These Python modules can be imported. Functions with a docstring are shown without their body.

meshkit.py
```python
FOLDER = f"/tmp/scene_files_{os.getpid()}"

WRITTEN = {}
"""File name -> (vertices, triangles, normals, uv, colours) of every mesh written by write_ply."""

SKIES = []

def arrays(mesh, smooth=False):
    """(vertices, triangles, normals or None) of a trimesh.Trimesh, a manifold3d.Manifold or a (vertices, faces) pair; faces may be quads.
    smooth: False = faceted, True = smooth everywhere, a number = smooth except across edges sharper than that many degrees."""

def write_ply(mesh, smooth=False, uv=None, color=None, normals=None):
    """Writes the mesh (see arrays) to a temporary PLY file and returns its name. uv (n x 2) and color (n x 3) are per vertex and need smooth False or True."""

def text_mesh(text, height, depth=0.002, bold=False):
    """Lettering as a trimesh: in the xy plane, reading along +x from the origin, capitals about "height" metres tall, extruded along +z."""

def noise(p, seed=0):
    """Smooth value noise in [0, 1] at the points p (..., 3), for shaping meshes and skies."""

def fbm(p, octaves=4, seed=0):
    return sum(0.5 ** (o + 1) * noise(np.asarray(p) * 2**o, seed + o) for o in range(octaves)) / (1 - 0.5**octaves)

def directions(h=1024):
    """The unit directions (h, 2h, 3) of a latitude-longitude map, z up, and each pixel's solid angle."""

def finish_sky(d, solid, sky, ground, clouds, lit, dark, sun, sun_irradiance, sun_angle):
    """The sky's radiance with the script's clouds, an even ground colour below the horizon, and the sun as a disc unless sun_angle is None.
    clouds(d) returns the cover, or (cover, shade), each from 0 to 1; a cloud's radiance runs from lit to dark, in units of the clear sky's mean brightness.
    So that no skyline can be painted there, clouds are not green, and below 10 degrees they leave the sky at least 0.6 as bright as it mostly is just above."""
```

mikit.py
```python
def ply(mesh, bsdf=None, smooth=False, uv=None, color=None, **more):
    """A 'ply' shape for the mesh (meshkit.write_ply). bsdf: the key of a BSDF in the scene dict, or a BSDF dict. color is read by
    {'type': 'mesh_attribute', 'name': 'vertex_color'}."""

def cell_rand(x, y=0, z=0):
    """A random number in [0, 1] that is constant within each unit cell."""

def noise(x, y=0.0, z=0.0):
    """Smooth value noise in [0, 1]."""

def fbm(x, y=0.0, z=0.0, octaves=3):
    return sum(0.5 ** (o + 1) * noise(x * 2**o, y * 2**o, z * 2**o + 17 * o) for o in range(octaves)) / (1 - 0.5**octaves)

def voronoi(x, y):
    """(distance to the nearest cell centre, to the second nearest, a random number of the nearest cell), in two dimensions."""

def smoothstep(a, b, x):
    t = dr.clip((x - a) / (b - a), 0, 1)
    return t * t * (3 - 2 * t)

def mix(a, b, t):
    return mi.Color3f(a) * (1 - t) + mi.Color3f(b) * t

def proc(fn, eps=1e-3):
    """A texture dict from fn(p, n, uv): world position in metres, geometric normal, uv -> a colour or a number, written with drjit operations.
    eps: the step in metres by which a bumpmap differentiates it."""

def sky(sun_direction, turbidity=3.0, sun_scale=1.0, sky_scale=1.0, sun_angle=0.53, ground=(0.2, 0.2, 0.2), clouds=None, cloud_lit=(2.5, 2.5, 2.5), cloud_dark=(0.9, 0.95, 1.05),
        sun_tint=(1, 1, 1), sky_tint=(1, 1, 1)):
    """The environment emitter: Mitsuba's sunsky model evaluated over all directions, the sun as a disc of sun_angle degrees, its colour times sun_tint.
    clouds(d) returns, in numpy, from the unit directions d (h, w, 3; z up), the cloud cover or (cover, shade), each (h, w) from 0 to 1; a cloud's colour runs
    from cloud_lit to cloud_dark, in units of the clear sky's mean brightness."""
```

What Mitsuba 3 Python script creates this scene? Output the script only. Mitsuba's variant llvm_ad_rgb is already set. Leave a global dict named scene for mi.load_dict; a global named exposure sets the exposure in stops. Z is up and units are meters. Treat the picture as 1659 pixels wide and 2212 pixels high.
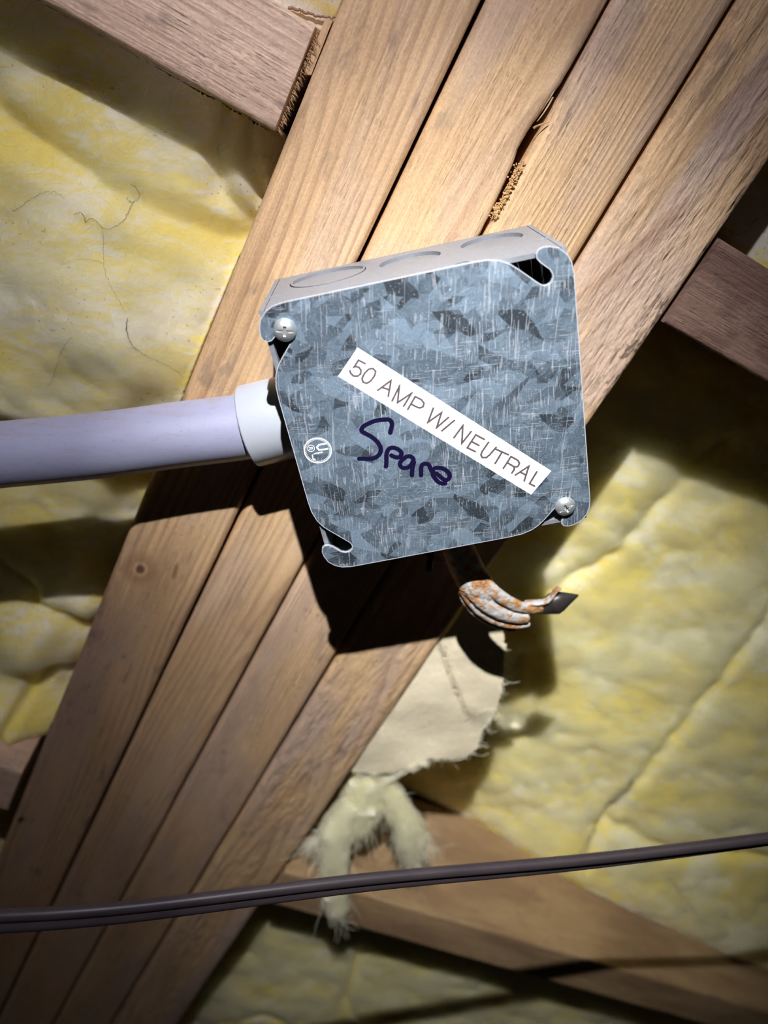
import math, random
import numpy as np, trimesh, drjit as dr, mitsuba as mi
import manifold3d as m3
from shapely.geometry import Polygon, LineString, Point, MultiPolygon
from shapely.ops import unary_union
from scipy.interpolate import CubicSpline
import mikit, meshkit
from mikit import ply, proc, noise, fbm, voronoi, cell_rand, smoothstep, mix

T = mi.ScalarTransform4f
scene, labels = {}, {}

# ---------------------------------------------------------------- camera, light, exposure
# Wall coordinates are millimetres: x right, y into the wall (board faces at y = 0), z up, origin behind the box centre.
ZUP = 1.0                                   # the origin stands one metre above z = 0


def W(p):
    p = np.asarray(p, float) * 0.001
    return p + np.array([0, 0, ZUP])


CAM = np.array([-26.8, -288.2, 92.4])
FWD = np.array([0.0347, 0.8784, -0.4766])
exposure = 0.15
scene['camera'] = {
    'type': 'thinlens', 'fov': 2 * math.degrees(math.atan(829.5 / 1560.0)), 'fov_axis': 'x',
    'aperture_radius': 0.0020, 'focus_distance': 0.262, 'near_clip': 0.02, 'far_clip': 20.0,
    'to_world': T().look_at(origin=W(CAM).tolist(), target=W(CAM + FWD * 250).tolist(), up=[0.0, 0.4769, 0.879]),
}
# a small torch held above the camera: a neutral core inside a wider, bluish spill
LAMP = np.array([-33.0, -310.0, 355.0])
AIM = np.array([36.0, 0.0, -112.0])
SPILL_AIM = np.array([-34.0, 0.0, -30.0])
for i in range(6):
    a = 2 * math.pi * (i + 0.5) / 6
    off = np.array([math.cos(a), math.sin(a) * 0.65, math.sin(a) * 0.75]) * (2.9 if i % 2 else 1.6)
    scene[f'torch_core_{i}'] = {
        'type': 'spot', 'to_world': T().look_at(origin=W(LAMP + off).tolist(), target=W(AIM + off).tolist(), up=[1, 0, 0]),
        'intensity': {'type': 'rgb', 'value': [0.205, 0.203, 0.198]}, 'cutoff_angle': 19.5, 'beam_width': 6.0}
for i in range(4):
    a = 2 * math.pi * i / 4
    off = np.array([math.cos(a), math.sin(a) * 0.65, math.sin(a) * 0.75]) * 2.2
    scene[f'torch_spill_{i}'] = {
        'type': 'spot', 'to_world': T().look_at(origin=W(LAMP + off).tolist(), target=W(SPILL_AIM + off).tolist(), up=[1, 0, 0]),
        'intensity': {'type': 'rgb', 'value': [0.152, 0.144, 0.163]}, 'cutoff_angle': 33.0, 'beam_width': 5.0}
scene['ambient_fill'] = {'type': 'constant', 'radiance': {'type': 'rgb', 'value': [0.003, 0.0026, 0.0020]}}  # faint even fill added to lift the shadows, no real source in the attic

# ---------------------------------------------------------------- helpers
TH = math.radians(26.3)                     # the studs lean 26.3 degrees; u runs across them, v along them
CU, SU = math.cos(TH), math.sin(TH)
BA = math.radians(12.28)                    # the box is turned 12.28 degrees
CB, SB = math.cos(BA), math.sin(BA)


def uvy(u, v, y):
    return np.stack([u * CU + v * SU, np.broadcast_to(y, np.shape(u)) + 0 * u, -u * SU + v * CU], -1)


def uv1(u, v, y):
    return np.array([u * CU + v * SU, y, -u * SU + v * CU])


def bxp(bx, by, y):
    return np.array([bx * CB - by * SB, y, bx * SB + by * CB])


BOXM = np.array([[CB, -SB, 0, 0], [0, 0, -1, 0], [SB, CB, 0, 0], [0, 0, 0, 1.0]])   # local (bx, by, out of the wall) -> wall mm
UVM = np.array([[CU, SU, 0, 0], [0, 0, -1, 0], [-SU, CU, 0, 0], [0, 0, 0, 1.0]])    # local (u, v, out of the wall)


def world(mesh, M=None):
    mesh = mesh.copy()
    if M is not None:
        mesh.apply_transform(M)
    mesh.vertices = W(mesh.vertices)
    if mesh.volume < 0:
        mesh.faces = mesh.faces[:, ::-1]
    return mesh


def add(key, mesh, bsdf, M=None, smooth=30, **kw):
    base, k = key, 0
    while key in scene:
        k += 1
        key = f'{base}_{k:03d}'
    scene[key] = ply(world(mesh, M), bsdf, smooth=smooth, **kw)
    return key


def tag(key, label=None, category=None, group=None, kind=None):
    d = {}
    for n, v in (('label', label), ('category', category), ('group', group), ('kind', kind)):
        if v:
            d[n] = v
    labels[key] = d


cat = trimesh.util.concatenate


def ext(poly, h):
    gs = poly.geoms if isinstance(poly, MultiPolygon) else [poly]
    return cat([trimesh.creation.extrude_polygon(g, h, engine='earcut') for g in gs if g.area > 1e-6])


def to_man(mesh):
    mesh.merge_vertices()
    return m3.Manifold(m3.Mesh(vert_properties=np.asarray(mesh.vertices, np.float32), tri_verts=np.asarray(mesh.faces, np.uint32)))


def from_man(m):
    q = m.to_mesh()
    return trimesh.Trimesh(q.vert_properties[:, :3], q.tri_verts, process=False)


def frames(pts):
    t = np.gradient(pts, axis=0)
    t /= np.linalg.norm(t, axis=1, keepdims=True) + 1e-12
    n = np.zeros_like(t)
    r = np.array([0, -1.0, 0]) if abs(t[0][1]) < 0.9 else np.array([1.0, 0, 0])
    for i in range(len(t)):
        r = r - t[i] * (r @ t[i])
        r /= np.linalg.norm(r) + 1e-12
        n[i] = r
    return t, n, np.cross(t, n)


def sweep(pts, section, scale=None, twist=None, caps=True):
    """A closed section (k x 2) swept along pts."""
    pts = np.asarray(pts, float)
    t, n, b = frames(pts)
    k, m = len(section), len(pts)
    scale = np.ones(m) if scale is None else np.asarray(scale, float)
    rings = []
    for i in range(m):
        s = section * scale[i] if np.ndim(section) == 2 else section
        if twist is not None:
            c, q = math.cos(twist[i]), math.sin(twist[i])
            s = s @ np.array([[c, q], [-q, c]])
        rings.append(pts[i] + s[:, :1] * n[i] + s[:, 1:2] * b[i])
    v = np.vstack(rings)
    i, j = np.meshgrid(np.arange(m - 1), np.arange(k), indexing='ij')
    a, bb = (i * k + j).ravel(), (i * k + (j + 1) % k).ravel()
    f = np.vstack([np.stack([a, bb, bb + k], 1), np.stack([a, bb + k, a + k], 1)])
    if caps:
        c0, c1 = len(v), len(v) + 1
        v = np.vstack([v, rings[0].mean(0), rings[-1].mean(0)])
        j = np.arange(k)
        f = np.vstack([f, np.stack([(j + 1) % k, j, j * 0 + c0], 1), np.stack([j + (m - 1) * k, (j + 1) % k + (m - 1) * k, j * 0 + c1], 1)])
    return trimesh.Trimesh(v, f, process=False)


def ring(r, k=24):
    a = np.arange(k) * 2 * np.pi / k
    return np.stack([np.cos(a), np.sin(a)], 1) * r


def spline(pts, n):
    pts = np.asarray(pts, float)
    s = np.r_[0, np.cumsum(np.linalg.norm(np.diff(pts, axis=0), axis=1))]
    return CubicSpline(s, pts)(np.linspace(0, s[-1], n))


def mm(p):
    return p.x * 1000.0, p.y * 1000.0, (p.z - ZUP) * 1000.0


def two(b):
    return {'type': 'twosided', 'bsdf': b}


# ---------------------------------------------------------------- materials
def wood_fields(u, v, y, o, sp, tilt, uc, yc):
    w = u + 0.8 * y
    wob = 7.0 * (noise(w / 34.0, v / 140.0, o) - 0.5) + 2.2 * (noise(w / 9.0, v / 45.0, o + 5.0) - 0.5) + 0.4 * (noise(w / 2.0, v / 20.0, o + 2.0) - 0.5)
    d = dr.sqrt(dr.square(u - uc) + dr.square(y + yc + tilt * v)) + wob
    f = d / sp - dr.floor(d / sp)
    late = smoothstep(0.35, 0.9, f) * (1 - smoothstep(0.9, 1.0, f))
    fib = fbm(w * 2.6, v * 0.07, o, 3)
    pore = smoothstep(0.74, 0.84, noise(w * 4.0, v * 0.30, o + 9.0)) * smoothstep(0.35, 0.7, noise(w / 7.0, v / 30.0, o + 4.0))
    return late, fib, pore


def stud_params(u):
    k0, k1, k2 = u < -43.5, u < -6.0, u < 31.4

    def sel(a, b, c, d):
        return dr.select(k0, mi.Float(a), dr.select(k1, mi.Float(b), dr.select(k2, mi.Float(c), mi.Float(d))))
    return sel


def stud_fields(p):
    x, y, z = mm(p)
    u, v = x * CU - z * SU, x * SU + z * CU
    sel = stud_params(u)
    o = sel(3.0, 21.0, 47.0, 76.0)
    late, fib, pore = wood_fields(u, v, y, o, sel(3.4, 3.0, 1.7, 4.6), sel(0.020, 0.05, 0.012, 0.075), sel(-95.0, -8.0, 62.0, 52.0), sel(18.0, 22.0, 30.0, 30.0))
    return u, v, y, o, sel, late, fib, pore


def stud_color(p, n, uv):
    u, v, y, o, sel, late, fib, pore = stud_fields(p)
    big = fbm(u / 22.0, v / 70.0, o + 3.0, 2)
    grey = smoothstep(0.36, 0.72, fbm(u / 18.0, v / 65.0, o + 31.0, 3)) * sel(0.6, 0.5, 0.75, 0.95)
    c = mix((0.70, 0.49, 0.27), (0.60, 0.39, 0.20), big)
    c = mix(c, (0.52, 0.385, 0.29), grey)
    c = mix(c, (0.32, 0.175, 0.09), late * sel(0.52, 0.42, 0.5, 0.45) * smoothstep(0.2, 0.6, noise(u / 12.0, v / 90.0, o + 44.0)))
    c = c * (0.80 + 0.38 * fib)
    c = c * (0.90 + 0.20 * noise(u * 3.0, v * 1.6, o))
    c = mix(c, (0.14, 0.09, 0.06), pore * sel(0.22, 0.18, 0.40, 0.28))
    dirt = smoothstep(0.66, 0.88, fbm(u / 5.0, v / 14.0, o + 11.0, 4)) * sel(0.5, 0.3, 0.35, 0.5)
    c = mix(c, (0.16, 0.125, 0.11), dirt)
    knot = dr.minimum(dr.sqrt(dr.square(u + 74.0) + dr.square((v + 142.0) * 0.8)), 100.0)
    streak = dr.sqrt(dr.square(u + 59.0 + 0.12 * (v + 136.0)) + dr.square((v + 136.0) * 0.22))
    c = mix(c, (0.24, 0.11, 0.05), (1 - smoothstep(0.6, 1.5, streak)) * 0.7)
    c = mix(c, (0.12, 0.06, 0.035), (1 - smoothstep(1.2, 2.8, knot)) * 0.9)
    c = mix(c, (0.24, 0.12, 0.06), smoothstep(2.5, 4.0, knot) * (1 - smoothstep(4.5, 10.0, knot)) * 0.45)
    hole = dr.sqrt(dr.square(u + 81.0) + dr.square((v + 337.0) * 0.6)) + 1.2 * (noise(u * 1.5, v * 1.5, 2.0) - 0.5)
    c = mix(c, (0.015, 0.01, 0.008), (1 - smoothstep(1.1, 1.9, hole)) * 0.95)
    tear = smoothstep(58.0, 72.0, u) * smoothstep(8.0, 40.0, v) * (1 - smoothstep(66.0, 76.0, v)) * smoothstep(0.52, 0.66, fbm(u / 1.6, v / 3.2, 5.0, 3))
    c = mix(c, (0.10, 0.065, 0.045), tear * 0.8)
    low_shade = (1 - smoothstep(-165.0, -110.0, v + 60.0 * (fbm(u / 9.0, v / 60.0, o + 8.0, 2) - 0.5))) * sel(0.75, 0.60, 0.45, 0.30)  # beam falloff painted into the wood: darker low down, strongest on the left
    c = mix(c, c * mi.Color3f(0.50, 0.46, 0.46), low_shade)
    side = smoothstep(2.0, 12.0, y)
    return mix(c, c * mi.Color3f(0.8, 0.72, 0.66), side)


def stud_height(p, n, uv):
    u, v, y, o, sel, late, fib, pore = stud_fields(p)
    rough = fbm(u / 1.8, v / 7.0, o + 2.0, 3) * sel(0.35, 0.25, 0.35, 2.6) * (0.4 + 1.0 * noise(u / 12.0, v / 30.0, o))
    return late * sel(0.12, 0.08, 0.40, 0.25) + fib * 0.45 + rough - pore * 0.35


def block_fields(p):
    x, y, z = mm(p)
    u, v = x * CU - z * SU, x * SU + z * CU
    o = dr.select(u < 0, mi.Float(5.0), mi.Float(61.0)) + dr.select(v < 0, mi.Float(13.0), mi.Float(0.0))
    late, fib, pore = wood_fields(v, u, y, o, mi.Float(2.6), mi.Float(0.05), dr.select(v < 0, mi.Float(-290.0), mi.Float(40.0)), mi.Float(28.0))
    return u, v, y, o, late, fib, pore


def block_color(p, n, uv):
    u, v, y, o, late, fib, pore = block_fields(p)
    big = fbm((v + y) / 20.0, u / 60.0, o + 3.0, 3)
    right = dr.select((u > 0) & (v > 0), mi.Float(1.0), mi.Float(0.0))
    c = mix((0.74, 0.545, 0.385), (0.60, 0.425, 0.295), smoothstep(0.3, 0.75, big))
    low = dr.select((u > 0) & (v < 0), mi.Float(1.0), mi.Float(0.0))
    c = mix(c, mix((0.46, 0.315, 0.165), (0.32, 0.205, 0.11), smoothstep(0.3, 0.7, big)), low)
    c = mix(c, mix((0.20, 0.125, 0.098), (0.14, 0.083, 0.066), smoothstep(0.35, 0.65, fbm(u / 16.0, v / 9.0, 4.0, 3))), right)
    c = mix(c, (0.30, 0.165, 0.09), late * 0.22)
    c = c * (0.78 + 0.42 * fib)
    c = c * (0.84 + 0.32 * fbm(u * 1.2, (v + y) * 3.0, o, 2))
    c = mix(c, (0.15, 0.10, 0.08), pore * 0.35)
    scuff = low * (1 - smoothstep(6.0, 20.0, dr.sqrt(dr.square((u - 391.0) * 1.3) + dr.square((y - 88.0) * 0.6)))) * smoothstep(0.42, 0.6, fbm(u / 6.0, y / 9.0, 3.0, 3))
    c = mix(c, (0.50, 0.44, 0.40), scuff * 0.6)
    dirt = smoothstep(0.62, 0.88, fbm(u / 9.0, (v + y) / 3.0, o + 11.0, 4)) * 0.45
    return mix(c, (0.15, 0.11, 0.095), dirt)


def block_height(p, n, uv):
    u, v, y, o, late, fib, pore = block_fields(p)
    return late * 0.2 + fib * 0.8 + fbm(v / 1.6, u / 5.0, o + 2.0, 3) * 0.7 - pore * 0.5


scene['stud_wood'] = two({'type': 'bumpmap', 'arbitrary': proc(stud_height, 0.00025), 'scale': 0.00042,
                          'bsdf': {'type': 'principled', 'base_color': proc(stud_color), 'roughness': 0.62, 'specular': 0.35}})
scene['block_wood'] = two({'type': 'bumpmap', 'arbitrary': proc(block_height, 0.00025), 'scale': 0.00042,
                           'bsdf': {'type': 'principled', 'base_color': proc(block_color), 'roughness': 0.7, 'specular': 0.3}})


def wool_color(p, n, uv):
    x, y, z = mm(p)
    wx = 14.0 * (fbm(x / 30.0, y / 30.0, z / 30.0, 2) - 0.5)
    wz = 14.0 * (fbm(x / 26.0 + 9.0, y / 30.0, z / 26.0, 2) - 0.5)
    big = fbm((x + wx) / 34.0, y / 30.0, (z + wz) / 26.0, 3)
    st = fbm((x + 2 * wx) / 5.0 + (z + wz) / 9.0, y / 8.0, (z - wx) / 2.2, 3)
    fine = fbm((x + 3 * wx) * 0.9, y * 0.7, (z + 3 * wz) * 1.6, 2)
    c = mix((0.93, 0.79, 0.17), (0.94, 0.87, 0.50), smoothstep(0.34, 0.62, big * 0.7 + st * 0.3))
    c = mix(c, (0.95, 0.93, 0.82), smoothstep(0.44, 0.66, st * 0.45 + big * 0.55) * 0.80)
    c = c * (0.90 + 0.16 * fine)
    speck = smoothstep(0.82, 0.90, noise(x / 1.3, y / 1.3, z / 1.3)) * smoothstep(0.55, 0.7, noise(x / 17.0, 3.0, z / 17.0))
    return mix(c, (0.25, 0.20, 0.12), speck * 0.6)


scene['wool'] = two({'type': 'diffuse', 'reflectance': proc(wool_color)})
scene['wool_fibre'] = two({'type': 'principled', 'base_color': {'type': 'rgb', 'value': [0.86, 0.80, 0.50]}, 'roughness': 0.45, 'specular': 0.5})
scene['wool_white'] = two({'type': 'principled', 'base_color': {'type': 'rgb', 'value': [0.84, 0.82, 0.64]}, 'roughness': 0.5, 'specular': 0.4})
scene['twig_bark'] = two({'type': 'diffuse', 'reflectance': {'type': 'rgb', 'value': [0.34, 0.22, 0.15]}})
scene['dark_thread'] = two({'type': 'principled', 'base_color': {'type': 'rgb', 'value': [0.06, 0.045, 0.025]}, 'roughness': 0.6})


def spangle(p):
    x, y, z = mm(p)
    bx, by = x * CB + z * SB, -x * SB + z * CB
    wx = 1.5 * (fbm(bx / 5.0, by / 5.0, 1.0, 2) - 0.5)
    wy = 1.5 * (fbm(bx / 5.0, by / 5.0, 7.0, 2) - 0.5)
    d1, d2, k = voronoi((bx * 0.95 + by * 0.30 + wx) / 16.0 + 3.3, (by * 0.95 - bx * 0.30 + wy) / 9.5 + 1.7)
    e1, e2, k2 = voronoi((bx * 0.75 - by * 0.65 + wy) / 11.5 + 0.3, (by * 0.75 + bx * 0.65 + wx) / 4.6 + 5.1)
    g1, g2, k3 = voronoi((bx * 0.90 + by * 0.45 - wy) / 6.6 + 8.3, (by * 0.90 - bx * 0.45 - wx) / 3.4 + 2.6)
    return bx, by, k, k2, k3, d2 - d1


def cover_color(p, n, uv):
    bx, by, k, k2, k3, gap = spangle(p)
    use = dr.select(k3 > 0.70, k3 * 2.4 - 1.5, dr.select(k > 0.40, k2, k * 1.6 + 0.2))
    t = 0.30 + 0.50 * dr.clip(use, 0, 1) + dr.select(k2 > 0.88, mi.Float(0.14), mi.Float(0.0)) - dr.select((k3 < 0.10) | (k2 < 0.08), mi.Float(0.30), mi.Float(0.0))
    t = t * 1.55 - 0.30 + 0.30 * (fbm(bx / 13.0, by / 13.0, 3.0, 2) - 0.5)
    k2 = k2 * 0.6 + k3 * 0.7
    ca, sa = dr.cos(k2 * 6.3 + k * 3.0), dr.sin(k2 * 6.3 + k * 3.0)
    rip = fbm((bx * ca + by * sa) * 2.4, (by * ca - bx * sa) * 0.28, k2 * 50.0, 2)
    t = t + (rip - 0.5) * 0.55
    c = mix((0.05, 0.066, 0.082), (0.262, 0.36, 0.452), dr.clip(t, 0, 1))
    grain = noise(bx * 3.4, by * 3.4, 2.0)
    c = c * (0.86 + 0.28 * grain)
    s1 = smoothstep(0.70, 0.86, noise((bx - by * 0.08) * 3.6, by * 0.26, 3.0)) * smoothstep(0.40, 0.70, noise(bx / 9.0, by / 14.0, 8.0))
    s2 = smoothstep(0.72, 0.86, noise(bx * 0.26, (by + bx * 0.12) * 4.0, 5.0)) * smoothstep(0.50, 0.75, noise(bx / 11.0, by / 8.0, 18.0))
    s3 = smoothstep(0.80, 0.86, noise((bx - by * 0.22) * 2.2, (by + bx * .3) * 0.16, 23.0))
    c = mix(c, (0.78, 0.84, 0.90), dr.minimum(s1 * 0.38 + s2 * 0.32 + s3 * 0.30, 1.0))
    sp = smoothstep(0.88, 0.94, noise(bx * 2.6, by * 2.6, 40.0))
    return mix(c, (0.92, 0.95, 0.97), sp * 0.45)


scene['galvanised'] = two({'type': 'principled', 'base_color': proc(cover_color), 'metallic': 0.55, 'roughness': 0.52, 'specular': 0.5})


def body_color(p, n, uv):
    x, y, z = mm(p)
    g = fbm(x * 1.3, y * 1.3, z * 1.3, 3)
    return mix((0.215, 0.23, 0.25), (0.275, 0.295, 0.315), g)


scene['box_steel'] = two({'type': 'principled', 'base_color': proc(body_color), 'metallic': 0.3, 'roughness': 0.5, 'specular': 0.5})
scene['edge_steel'] = two({'type': 'principled', 'base_color': {'type': 'rgb', 'value': [0.70, 0.74, 0.80]}, 'metallic': 0.5, 'roughness': 0.4})
scene['screw_steel'] = two({'type': 'principled', 'base_color': {'type': 'rgb', 'value': [0.66, 0.70, 0.69]}, 'metallic': 0.75, 'roughness': 0.36})
scene['paper_white'] = two({'type': 'principled', 'base_color': {'type': 'rgb', 'value': [0.86, 0.86, 0.90]}, 'roughness': 0.35, 'specular': 0.4})
scene['print_grey'] = two({'type': 'diffuse', 'reflectance': {'type': 'rgb', 'value': [0.10, 0.082, 0.084]}})
scene['marker_ink'] = two({'type': 'principled', 'base_color': {'type': 'rgb', 'value': [0.006, 0.004, 0.028]}, 'roughness': 0.4, 'specular': 0.3})
scene['emblem_steel'] = two({'type': 'principled', 'base_color': {'type': 'rgb', 'value': [0.88, 0.88, 0.86]}, 'metallic': 0.2, 'roughness': 0.5})


def pvc_color(p, n, uv):
    x, y, z = mm(p)
    t = fbm(x / 30.0, y / 8.0, z / 8.0, 3)
    c = mix((0.315, 0.33, 0.455), (0.385, 0.40, 0.53), t)
    scuff = smoothstep(0.56, 0.74, fbm(x / 9.0 + z * 0.15, y / 4.0, z * 0.9, 3)) * smoothstep(-26.0, -6.0, z + 0.11 * (x + 72.0) * -1.0)
    c = mix(c, (0.36, 0.30, 0.30), scuff * 0.28)
    spk = smoothstep(0.76, 0.84, noise(x / 1.5, y / 0.6, z / 0.6))
    return mix(c, (0.22, 0.20, 0.22), spk * 0.2)


scene['conduit_pvc'] = two({'type': 'principled', 'base_color': proc(pvc_color), 'roughness': 0.42, 'specular': 0.45})
scene['fitting_pvc'] = two({'type': 'principled', 'base_color': {'type': 'rgb', 'value': [0.42, 0.46, 0.505]}, 'roughness': 0.30, 'specular': 0.5})


def cable_color(p, n, uv):
    x, y, z = mm(p)
    t = fbm(x / 12.0, y / 3.0, z / 3.0, 3)
    return mix((0.045, 0.036, 0.042), (0.080, 0.062, 0.066), t)


scene['cable_jacket'] = two({'type': 'principled', 'base_color': proc(cable_color), 'roughness': 0.42, 'specular': 0.45})


def rust_color(p, n, uv):
    x, y, z = mm(p)
    a = fbm(x / 3.2, y / 3.2, z / 3.2, 4)
    b = fbm(x / 1.1, y / 1.1, z / 1.1, 3)
    m = smoothstep(0.42, 0.56, a * 0.7 + b * 0.3)
    zinc = mix((0.36, 0.36, 0.35), (0.56, 0.56, 0.54), b)
    rust = mix((0.28, 0.135, 0.055), (0.50, 0.275, 0.11), smoothstep(0.35, 0.7, b))
    return mix(zinc, rust, m)


scene['rusty_zinc'] = two({'type': 'bumpmap', 'arbitrary': proc(lambda p, n, uv: fbm(p.x * 1100.0, p.y * 1100.0, p.z * 1100.0, 3), 0.0002), 'scale': 0.0005,
                           'bsdf': {'type': 'principled', 'base_color': proc(rust_color), 'metallic': 0.15, 'roughness': 0.6}})
scene['black_rubber'] = two({'type': 'principled', 'base_color': {'type': 'rgb', 'value': [0.03, 0.027, 0.025]}, 'roughness': 0.35, 'specular': 0.5})


def kraft_color(p, n, uv):
    x, y, z = mm(p)
    a = fbm(x / 14.0, y / 14.0, z / 14.0, 3)
    b = fbm(x * 1.2, y * 1.2, z * 1.2, 2)
    c = mix((0.86, 0.755, 0.52), (0.93, 0.84, 0.61), a)
    return c * (0.86 + 0.28 * b)


scene['kraft'] = two({'type': 'diffuse', 'reflectance': proc(kraft_color)})
scene['sawdust'] = two({'type': 'diffuse', 'reflectance': {'type': 'rgb', 'value': [0.56, 0.35, 0.16]}})
scene['dark_board'] = two({'type': 'diffuse', 'reflectance': {'type': 'rgb', 'value': [0.14, 0.09, 0.06]}})

# ---------------------------------------------------------------- setting: the sheathing behind everything
wall = trimesh.creation.box(extents=[1500, 18, 1500])
wall.apply_translation([40, 151, -230])
tag(add('wall_back', wall, 'dark_board', smooth=False), kind='structure')

# ---------------------------------------------------------------- timber
def timber(along0, along1, a0, a1, depth, r, seed, step=3.0, cut=None, rough=0.35, y0=0.0):
    """A sawn board with eased edges, grown from stations along its length; returns local (across, along, out) coordinates.
    cut(s) -> how far the far edge is set back at the station s."""
    S = np.arange(along0, along1 + step / 2, step)
    arc = np.linspace(0, np.pi / 2, 6)
    w = a1 - a0
    nf = max(int(w / 1.6), 8)
    left = np.stack([r - r * np.sin(arc), -(r - r * np.cos(arc))], 1)[::-1] * 1.0     # from the left side round to the face
    face = np.stack([np.linspace(r, w - r, nf)[1:-1], np.zeros(nf - 2)], 1)
    right = np.stack([w - left[::-1][:, 0], left[::-1][:, 1]], 1)
    sec = np.vstack([[[0, -depth]], [[0, -depth * 0.5]], left, face, right, [[w, -depth * 0.5]], [[w, -depth]]])
    k = len(sec)
    V = []
    for s in S:
        q = sec.copy()
        t = np.array([[s / 40.0, seed, 0.5], [s / 40.0, seed, 9.5], [s / 5.0, seed, 3.5], [s / 5.0, seed, 7.5]])
        e = meshkit.noise(t, 3) - 0.5
        lft, rgt = e[0] * 1.3 + e[2] * 0.3, e[1] * 1.3 + e[3] * 0.3
        if cut is not None:
            rgt -= cut(s)
        f = q[:, 0] / w
        q[:, 0] += lft * (1 - f) * rough + (rgt * rough if cut is None else rgt) * f
        bump = (meshkit.fbm(np.stack([q[:, 0] / 7.0, np.full(k, s / 40.0), np.full(k, seed)], 1), 3, 5) - 0.5) * rough * 1.2
        q[:, 1] += np.where(q[:, 1] > -4, bump, 0) - y0
        V.append(np.stack([q[:, 0] + a0, np.full(k, s), q[:, 1]], 1))
    m = len(S)
    V = np.vstack(V)
    i, j = np.meshgrid(np.arange(m - 1), np.arange(k), indexing='ij')
    a, b = (i * k + j).ravel(), (i * k + (j + 1) % k).ravel()
    F = np.vstack([np.stack([a, b, b + k], 1), np.stack([a, b + k, a + k], 1)])
    cap = np.array([[0, q + 1, q + 2] for q in range(k - 2)])
    F = np.vstack([F, cap + (m - 1) * k, cap[:, ::-1]])
    me = trimesh.Trimesh(V, F, process=False)
    me.fix_normals()
    return me


def chip(s):                                 # the splintered hollow in the second stud's right edge
    d = np.interp(s, [58, 66, 76, 84, 89, 97, 103, 108, 113, 118], [0, 0.5, 1.0, 1.7, 2.9, 2.7, 1.6, 1.3, 0.5, 0])
    return float(d) + 0.25 * math.sin(s * 2.1) * (d > 0.3)


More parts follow.
